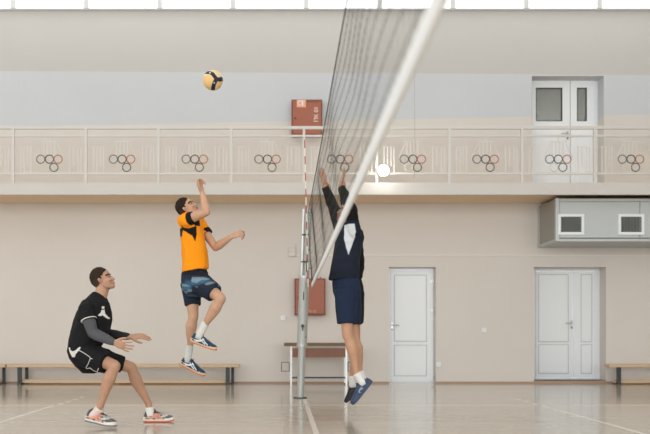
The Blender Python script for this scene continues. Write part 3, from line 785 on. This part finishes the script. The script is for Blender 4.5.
def piping(name, parent, cloth, polylines, Y0, m, r=.0032):
    """thin ribbon sewn on the near side of a garment"""
    me = cloth.data; bv = BVHTree.FromPolygons([v.co for v in me.vertices], [p.vertices for p in me.polygons])
    bm = bmesh.new()
    for pl in polylines:
        pts = []
        for a, b in zip(pl, pl[1:]):
            for i in range(6):
                px = a[0]+(b[0]-a[0])*i/6; py = a[1]+(b[1]-a[1])*i/6; q = P(px, py, Y0-.15)
                h = bv.ray_cast(Vector((q.x, Y0-2, q.z)), Vector((0, 1, 0)))
                if h[0]: pts.append(h[0]+h[1]*.001)
        if len(pts) > 2: loft(bm, pts, [r]*len(pts), n=6)
    o = obj(name, bm, m, cloth, smooth=True); o.matrix_parent_inverse.identity()
    return o
def gp(co, Y0): return CX+F*co.x/(Y0-.15), HY-F*(co.z-CH)/(Y0-.15)    # garment pattern coordinates, flat in the X-Z plane
def j3(Y0):
    return lambda px, py, d=0: P(px, py, Y0+d)
def finish_body(bm, label, base, skin, face, vox=.005):
    me = remesh(bm, vox, 3); base = Vector(base)
    sk = Vector(skin)
    def fn(co, nn):
        c = face(co)
        if c is None:
            c = sk*(1+.035*noise.noise(co*22)); 
        return rgb(*c)
    paint(me, fn)
    for v in me.vertices: v.co -= base
    o = link_obj('person', me, M_skin, None, True); o.location = base
    tag(o, label, 'person'); return o
ARM = [(0, .052), (.3, .052), (.6, .047), (1, .040)]; FORE = [(0, .041), (.2, .045), (.5, .040), (.85, .029), (1, .026)]
THIGH = [(0, .085), (.4, .080), (.8, .060), (1, .054)]; CALF = [(0, .053), (.12, .052), (.3, .062), (.55, .050), (.85, .034), (1, .034)]
def foot(bm, an, heel, toe, up):
    heel = Vector(heel); toe = Vector(toe); D = (toe-heel); k = D.length/.29; D.normalize(); U = Vector(up).normalized()
    loft(bm, [heel+D*.045*k+U*.055, heel+D*.11*k+U*.055, heel+D*.17*k+U*.045, heel+D*.205*k+U*.040], [(.024, .020), (.025, .020), (.024, .013), (.016, .008)], side=D.cross(U), n=12)
    loft(bm, [Vector(an), heel+D*.055+U*.06], [.032, .03], n=12)
def sock(parent, a, s_, up, col, r=.040):
    D_ = (Vector(s_[1])-Vector(s_[0])).normalized(); U_ = Vector(up).normalized(); b = Vector(s_[0])+D_*.058+U_*.055
    bm = bmesh.new(); a = Vector(a); d = (b-a)
    loft(bm, [a, a+d*.12, a.lerp(b, .5), a.lerp(b, .8), b], [r*1.03, r, r, r*1.03, r*1.06], n=20, cap='flat')
    for v in bm.verts: v.co += Vector((0, 0, 0))+(v.co-a.lerp(b, .5))*.04*noise.noise(v.co*40)
    return obj('sock', bm, mat('ribbed_sock', rgb(*col), .9, nscale=90, namp=.08), parent, smooth=True)

# ===== the spiker in the orange shirt =====
Y0 = 9.0; J = j3(Y0)
fr = frame((.76, -.24, .60), (-.6, -.02, .76)); hc = J(187, 208.3, -.02)
nH, nK, nA = J(198, 281, -.10), J(221, 298.5, -.30), J(204, 326.5, -.22)
fH, fK, fA = J(191, 283, .10), J(193.5, 317, .04), J(190, 347, .10)
nS, nE, nW = J(187.5, 219.5, -.17), J(206.5, 212.2, -.33), J(202.3, 192.8, -.30)
fS, fE, fW = J(198, 222, .16), J(215.5, 247.5, .06), J(231, 237, -.05)
bm = bmesh.new()
tor = [(187, 197, 213, .07), (183, 199.5, 217, .14), (181.5, 201.5, 222, .18), (180.8, 203, 230, .185), (181, 204.7, 238, .17), (182, 207.5, 250, .158), (182.5, 208, 262, .158), (182, 208.3, 270.5, .168, 0, 1.8)]
slices(bm, tor+[(183, 208, 280, .16), (186, 205, 290, .14)], Y0, sc=.88, hsc=.88)
loft(bm, [J(190.5, 221), J(189, 214, -.01), hc-fr[1]*.05-fr[0]*.01], [.068, .057, .054], n=18)
head(bm, hc, fr)
limb(bm, nS, nE, ARM); limb(bm, nE, nW, FORE); ell(bm, nS, frame((1, 0, 0), (0, 0, 1)), (.062, .062, .06)); 
limb(bm, fS, fE, ARM); limb(bm, fE, fW, [(0, .043), (.25, .047), (.6, .038), (.9, .029), (1, .027)])
hand(bm, nW, (-.34, .05, 1), (.7, -.6, .2), (-.5, -.8, 0), (.75, .95, 1.1, 1.2), .9, .06)
hand(bm, fW, (.86, -.1, .35), (.35, .75, -.5), (-.3, -.3, .9), (.6, .75, .85, .9), .6, .13)
for H_, K_, A_, bl in ((nH, nK, nA, (-.006, 0, -.012)), (fH, fK, fA, (-.014, 0, 0))):
    limb(bm, H_, K_, THIGH); limb(bm, K_, A_, CALF, bulge=bl)
ns = (J(190.3, 342, -.24), J(215.7, 351.3, -.21)); fs = (J(179.6, 364.8, .08), J(203.6, 377, .12))
nu, fu = (.35, -.05, .94), (.44, -.05, .9)
foot(bm, nA, *ns, nu); foot(bm, fA, *fs, fu)
spk = finish_body(bm, 'jumping player in orange shirt and patterned dark shorts swinging at the ball', P(194, 374, 9.0), (196, 153, 125), facepaint(hc, fr, (196, 153, 125)))
fit_hair(spk, hc, fr, M_hairm)
bm = bmesh.new(); slices(bm, tor, Y0)
loft(bm, [J(192, 217), J(189.5, 213.2, -.01)], [.085, .072], n=20, cap='flat')
loft(bm, [J(185, 222, -.12), J(187.5, 219.2, -.19), nS.lerp(nE, .32)], [(.085), (.078), (.068)], n=20, cap='flat')
loft(bm, [J(196, 222, .1), fS, fS.lerp(fE, .5)], [.085, .078, .068], n=20, cap='flat')
OR = (247, 150, 20); BK = (24, 21, 24)
pp = [(181.5, 225.5), (184, 228), (189, 228.8), (196.5, 226), (196.8, 234), (195.4, 241.5), (192.5, 236), (187, 232.5), (182.5, 230)]
def ocol(co, nn):
    x, y = gp(co, Y0); near = co.y < Y0+.02
    if near and inpoly(x, y, pp): return rgb(*BK)
    t_ = (co-nS).dot((nE-nS).normalized())
    if co.y < Y0-.1 and t_ > .045 and y < 226: return rgb(*BK)
    t2 = (co-fS).dot((fE-fS).normalized())
    if co.y > Y0+.0 and t2 > .13 and x > 202 and co.y > Y0+.05 and y < 243: return rgb(*BK)
    if nn.x < -.8 and 228 < y < 236: return rgb(*BK)
    return rgb(*OR)
garment('shirt', spk, bm, ocol, fold=(.007, 8, .5))
bm = bmesh.new()
slices(bm, [(184.5, 205.5, 264, .14), (183.5, 206.5, 270, .15), (181.6, 208, 274, .165), (181.3, 209.5, 281, .175), (183, 206, 290, .165), (188, 203, 297, .12)], Y0)
limb(bm, nH, nH.lerp(nK, .70), [(0, .118), (.5, .108), (1, .098)], cap='flat'); limb(bm, fH, fH.lerp(fK, .66), [(0, .112), (.5, .098), (1, .084)], cap='flat')
def shcol(co, nn):
    x, y = gp(co, Y0); n1 = noise.noise(Vector((x*.05+3, co.y*6, y*.22))); n2 = noise.noise(Vector((x*.11, co.y*5+9, y*.35)))
    if y < 274.5+.1*(x-182): return rgb(28, 29, 38)
    b = Vector((34, 42, 56))
    band = math.exp(-((y-(281+(x-195)*.02))/6.0)**2) if x > 192 else math.exp(-((y-(288))/5.0)**2)
    v = max(0, n1*1.3+band*.95-.3); v = min(1, v)
    c = b.lerp(Vector((60, 100, 128)), v)
    if n2 > .22 and band > .3: c = c.lerp(Vector((170, 178, 178)), .55)
    return rgb(*c)
garment('shorts', spk, bm, shcol, fold=(.006, 10, .6))
sock(spk, nA+Vector((.018, 0, .04)), ns, nu, (212, 210, 204), .041); sock(spk, fA+Vector((-.0, 0, .015)), fs, fu, (206, 206, 200), .040)
def blue_upper(a, b, c):
    if a > .25: return (30, 54, 74)
    if c > .1: return (26, 34, 46)
    return (28, 66, 92) if noise.noise(Vector((a*30, b*30, c*30))) > -.1 else (22, 50, 72)
shoe(spk, *ns, nu, (0, -1, 0), blue_upper, ((206, 124, 70), (216, 186, 160)), 'crossed', (70, 110, 130))
shoe(spk, *fs, fu, (0, -1, 0), blue_upper, ((206, 124, 70), (216, 186, 160)), 'crossed', (70, 110, 130))

# ===== the crouching player in black =====
Y0 = 8.1; J = j3(Y0)
fr2 = frame((.91, -.06, .40), (-.4, 0, .91)); hc2 = J(102.4, 280.2, 0)
nH, nK, nA = J(83, 354, -.10), J(115, 366, -.24), J(100.2, 406, -.2)
fH, fK, fA = J(87, 354, .10), J(131.5, 367.5, .22), J(149, 405, .32)
nS, nE, nW = J(85.6, 309, -.18), J(92.6, 333, -.24), J(114, 342.5, -.40)
fS, fE, fW = J(99, 308, .18), J(106, 333.5, .24), J(130, 336.8, .12)
bm = bmesh.new()
tor = [(93, 101.5, 292.5, .05), (89.5, 105, 296.5, .11), (83.5, 109, 303, .175), (78, 111, 312, .19), (74.5, 111.3, 321, .18), (71, 110, 331, .17), (69, 104.5, 340, .162), (68.5, 99.5, 348, .162)]
slices(bm, tor+[(70, 99, 356, .15)], Y0, sc=.86, hsc=.88)
loft(bm, [J(96, 305), J(100.5, 296, 0), hc2-fr2[1]*.05-fr2[0]*.008], [.075, .063, .060], n=18)
head(bm, hc2, fr2)
limb(bm, nS, nE, ARM); limb(bm, nE, nW, FORE); limb(bm, fS, fE, ARM); limb(bm, fE, fW, FORE)
hand(bm, nW, (.88, -.25, -.30), (-.15, .8, .35), (.35, .1, .9), (.12, .2, .3, .35), .2, .24)
hand(bm, fW, (1, -.05, .08), (.1, .55, -.85), (.1, -.8, -.55), (.18, .25, .3, .4), .5, .15, sc=1.1)
for H_, K_, A_, bl in ((nH, nK, nA, (-.014, 0, -.004)), (fH, fK, fA, (-.014, 0, .0))):
    limb(bm, H_, K_, THIGH); limb(bm, K_, A_, CALF, bulge=bl)
n0 = P(87.2, 421.3, 7.98); n1 = P(115, 428.3, 7.84); n1.z = max(n1.z, .004); f0 = P(144.6, 422, 8.40); f0.z = .003; f1 = P(173.5, 421, 8.42); f1.z = .003
nu, fu = (.15, 0, 1), (0, 0, 1)
foot(bm, nA, n0, n1, nu); foot(bm, fA, f0, f1, fu)
SK2 = (183, 141, 115)
blk = finish_body(bm, 'crouching player in black kit with grey arm sleeve looking up at the ball', Vector((-1.5, 8.1, 0)), SK2, facepaint(hc2, fr2, SK2, stubble=.06))
fit_hair(blk, hc2, fr2, (48, 35, 28), low=-.075, top=.016)
bm = bmesh.new(); slices(bm, tor, Y0)
loft(bm, [J(88, 306, -.12), J(86, 308.5, -.19), nS.lerp(nE, .45)], [.076, .072, .067], n=20, cap='flat')
loft(bm, [J(97, 306, .12), fS, fS.lerp(fE, .6)], [.085, .08, .07], n=20, cap='flat')
emb = [[(101.7, 308.6), (103.8, 308.6), (104, 306.4), (101.9, 306.2)], [(101.6, 309.8), (104, 309.6), (104.6, 313.5), (108, 318.2), (106.8, 319), (102.6, 315.4), (99.6, 316.2), (98.4, 315.2), (101, 313)]]
def bcol(co, nn):
    x, y = gp(co, Y0)
    q = (co-nS).dot((nE-nS).normalized()); off = (co-nS-(nE-nS).normalized()*q).length
    if co.y < Y0-.02 and off > .074 and any(inpoly(x, y, e) for e in emb): return rgb(222, 218, 212)
    return rgb(26, 25, 28)
sh = garment('jersey', blk, bm, bcol, fold=(.007, 8, .5), vox=.0055)
M_pip = mat('white_piping', rgb(216, 212, 206), .7)
hm = nS.lerp(nE, .45); hd = (nE-nS).normalized()
bm = bmesh.new(); loft(bm, [hm-hd*.004, hm+hd*.004], [.074, .074], n=24, cap='flat'); obj('sleeve_hem', bm, M_pip, sh).matrix_parent_inverse.identity()
piping('chest_mark', blk, sh, [[(107, 324.5), (109.6, 324.5)]], Y0, M_pip, .003)
M_grey = mat('grey_arm_sleeve', rgb(76, 76, 80), .8, nscale=40, namp=.08)
bm = bmesh.new(); limb(bm, nS.lerp(nE, .3), nE, [(0, .058), (.5, .058), (1, .049)]); limb(bm, nE, nW, [(0, .049), (.2, .053), (.5, .048), (.85, .037), (.97, .034)], cap='round')
me = remesh(bm, .006, 3, (.003, 14, .5)); o = link_obj('arm_sleeve', me, M_grey, blk, True); o.matrix_parent_inverse = parent_inv(blk)
bm = bmesh.new(); limb(bm, fS.lerp(fE, .3), fE, [(0, .056), (.5, .056), (1, .049)]); limb(bm, fE, fW, [(0, .047), (.2, .050), (.5, .045), (.85, .034), (.95, .032)], cap='round')
me = remesh(bm, .006, 3, (.003, 14, .5)); o = link_obj('arm_sleeve', me, mat('black_arm_sleeve', rgb(30, 30, 32), .8), blk, True); o.matrix_parent_inverse = parent_inv(blk)
bm = bmesh.new()
slices(bm, [(69.3, 98.5, 345, .166), (68.3, 100, 351, .175), (70.5, 104, 358, .18), (76, 103, 366, .17), (83, 99, 372.5, .12)], Y0)
limb(bm, nH, nH.lerp(nK, .74), [(0, .125), (.5, .118), (1, .102)], cap='flat'); limb(bm, fH, fH.lerp(fK, .80), [(0, .118), (.5, .102), (1, .080)], cap='flat')
patch = [(68, 341.5), (70.2, 350.8), (74.5, 351), (81.5, 346.8), (82.4, 348.2), (78.5, 352.5), (75, 357.3), (72.2, 357), (69.2, 352), (67.6, 347)]
def bscol(co, nn):
    x, y = gp(co, Y0)
    if co.y < Y0-.03 and inpoly(x, y, patch): return rgb(214, 210, 204)
    return rgb(25, 24, 27)
so = garment('shorts', blk, bm, bscol, fold=(.007, 9, .6), vox=.0055)
piping('side_piping', blk, so, [[(80, 349.8), (86, 352.6), (92.6, 356.6), (93.3, 358.4), (91, 363), (86, 369.5)], [(93.2, 358), (96, 358.6)], [(88, 368.5), (92, 367.5), (95.5, 370.5), (99, 371.5), (102, 367)]], Y0, M_pip)
sock(blk, J(99.8, 408.5, -.2), (n0, n1), nu, (228, 208, 200), .043)
sock(blk, J(149.8, 407.5, .31), (f0, f1), fu, (226, 222, 216), .043)
def grey_upper(a, b, c):
    if c > .086 or (a < .035 and c > .05): return (70, 72, 74)
    if a > .235: return (96, 96, 96)
    n1 = noise.noise(Vector((a*55, b*40, c*55)))
    if .07 < a < .17 and n1 > .05 and .035 < c: return (208, 138, 112)
    if n1 < -.12: return (78, 80, 82)
    return (196, 194, 188)
MARKCOL['crossed'] = (222, 152, 124)
shoe(blk, n0, n1, nu, (0, -1, 0), grey_upper, ((120, 118, 114), (224, 218, 210)), 'crossed', (60, 60, 60))
shoe(blk, f0, f1, fu, (0, -1, 0), grey_upper, ((214, 112, 82), (226, 220, 212)), 'crossed', (60, 60, 60))

# ===== the two blockers =====
def blocker(Y0, tor, shorts, hcp, arms, legs, shoes, skin, cols, label, baseX, hairc, legr=1.0, feetup=(-.8, 0, .6), patchpoly=None, legcut=.74, hands_curl=.12):
    J = j3(Y0); fr = frame((-.80, -.48, .34), (.30, .1, .92)); hc = J(*hcp)
    bm = bmesh.new(); slices(bm, tor[:-2]+[shorts[1], shorts[2]], Y0, sc=.84, hsc=.84)
    top_ = tor[0]; loft(bm, [J((top_[0]+top_[1])/2, top_[2]+6), J((top_[0]+top_[1])/2, top_[2]), hc-fr[1]*.05-fr[0]*.01], [.068, .056, .054], n=18)
    head(bm, hc, fr)
    A = [[J(*q) for q in a] for a in arms]
    for (s_, e_, w_), hd in zip(A, ((.30, 0, 1), (-.14, 0, 1))):
        limb(bm, s_, e_, [(t_, q*.85) for t_, q in ARM]); limb(bm, e_, w_, [(t_, q*(.85 if t_ < .8 else .98)) for t_, q in FORE])
    hand(bm, A[0][2], (.30, .0, 1), (-1, .25, .2), (.2, 1, 0), (hands_curl,)*4, .3, .06, sc=.98)
    hand(bm, A[1][2], (-.16, .0, 1), (-.85, -.5, .0), (-.5, -.85, 0), (hands_curl,)*4, .3, .14, sc=.98)
    Lg = [[J(*q) for q in l] for l in legs]
    for H_, K_, A_ in Lg: limb(bm, H_, K_, THIGH); limb(bm, K_, A_, CALF, bulge=(.016, 0, 0))
    Sh = [[J(*q) for q in s_] for s_ in shoes]
    for l, s_ in zip(Lg, Sh): foot(bm, l[2], s_[0], s_[1], feetup)
    base = Vector((baseX, Y0, .15))
    o = finish_body(bm, label, base, skin, facepaint(hc, fr, skin, stubble=.08), vox=.0052)
    fit_hair(o, hc, fr, hairc, top=.014)
    bm = bmesh.new(); slices(bm, tor, Y0)
    for (s_, e_, w_) in A:
        sv = Vector((s_.x, s_.y*.6+Y0*.4, s_.z-.05))
        loft(bm, [sv, s_, s_.lerp(e_, .5), e_], [.082, .067, .057, .051], n=20)
        limb(bm, e_, w_, [(0, .051), (.3, .053), (.6, .047), (.93, .037)], cap='flat')
    def jc(co, nn):
        x, y = gp(co, Y0)
        if patchpoly and co.y < Y0-.05 and inpoly(x, y, patchpoly): return rgb(206, 208, 212)
        return rgb(*(cols[1] if y < 222 else cols[0]))
    garment('jacket', o, bm, jc, fold=(.007, 8, 1.0), vox=.006)
    bm = bmesh.new(); slices(bm, shorts, Y0)
    for (H_, K_, A_), sc in zip(Lg, (1, 1)): limb(bm, H_, H_.lerp(K_, legcut), [(0, .120), (.5, .113), (1, .098)], cap='flat')
    garment('shorts', o, bm, lambda co, nn: rgb(*cols[2]), fold=(.006, 8, .5))
    for l, s_ in zip(Lg, Sh):
        sock(o, l[2]+Vector((-.004, 0, .012)), s_, feetup, (222, 220, 216), .041)
        MARKCOL['running'] = cols[4]
        shoe(o, s_[0], s_[1], feetup, (0, -1, 0), lambda a, b, c: tuple(q*(1+.12*noise.noise(Vector((a*40, b*40, c*40)))) for q in cols[3]), cols[5], 'running', cols[6])
    return o
blocker(8.8, [(343.5, 351.5, 223, .07), (338.5, 358.5, 226.5, .15), (336.5, 362.5, 232, .19), (336, 364, 238, .195), (335, 361.5, 246, .185), (333.3, 360.2, 256, .18), (331.5, 359.5, 266, .18), (330, 359, 274, .182), (328.8, 358.5, 279.5, .184)],
        [(333, 358, 276, .168), (332.6, 360, 283, .178), (333.2, 361, 292, .18), (336, 359, 300, .16)], (347, 213.6, 0),
        [[(354.5, 231.5, -.17), (350, 207.5, -.24), (340.5, 185.5, -.20)], [(340.5, 231.5, .17), (333.5, 208, .22), (324.3, 185.5, .16)]],
        [[(346, 290, -.09), (347.3, 335, -.12), (357, 374.5, -.10)], [(349.5, 290, .09), (353.8, 337, .08), (360, 372.5, .12)]],
        [[(371.3, 383.5, -.10), (354.2, 405.2, -.10)], [(372, 382, .12), (355.5, 402, .12)]], (190, 146, 118),
        ((30, 35, 48), (18, 18, 18), (32, 43, 65), (48, 63, 92), (190, 204, 220), ((44, 58, 80), (52, 70, 100)), (60, 78, 108)),
        'jumping blocker in navy jacket with white side panel and navy shorts behind the net', .68, (48, 34, 30),
        patchpoly=[(344.4, 225), (353.6, 225), (355, 232), (354.4, 238), (350.5, 249), (348.2, 255.5), (346, 248), (343.8, 239)])
blocker(9.35, [(346, 352, 228, .06), (342, 356.5, 231, .14), (341, 361, 236, .18), (341, 362.5, 243, .18), (341, 363.2, 252, .17), (341, 364, 262, .17), (340.5, 363.6, 270, .17), (340.5, 361.5, 279, .17)],
        [(341, 360, 276, .16), (341, 362.5, 285, .17), (342, 364, 295, .17), (344, 363, 303, .15)], (348.2, 219.5, 0),
        [[(353, 236, -.14), (349, 214, -.12), (342.5, 194, -.05)], [(345, 236, .15), (337.5, 214, .14), (329, 196, .08)]],
        [[(352.5, 292, -.08), (355, 337, -.10), (352.5, 377, -.10)], [(353, 292, .08), (355.4, 337, .08), (353.5, 374, .10)]],
        [[(360.5, 386, -.10), (347, 403.3, -.10)], [(364, 384, .12), (350.5, 401, .12)]], (186, 136, 110),
        ((17, 18, 21), (14, 14, 15), (16, 17, 21), (24, 24, 28), (60, 60, 64), ((20, 20, 22), (30, 28, 30)), (90, 40, 44)),
        'second blocker in black kit jumping directly behind the navy blocker, mostly hidden', .82, (40, 30, 26), legcut=.70, hands_curl=.5)
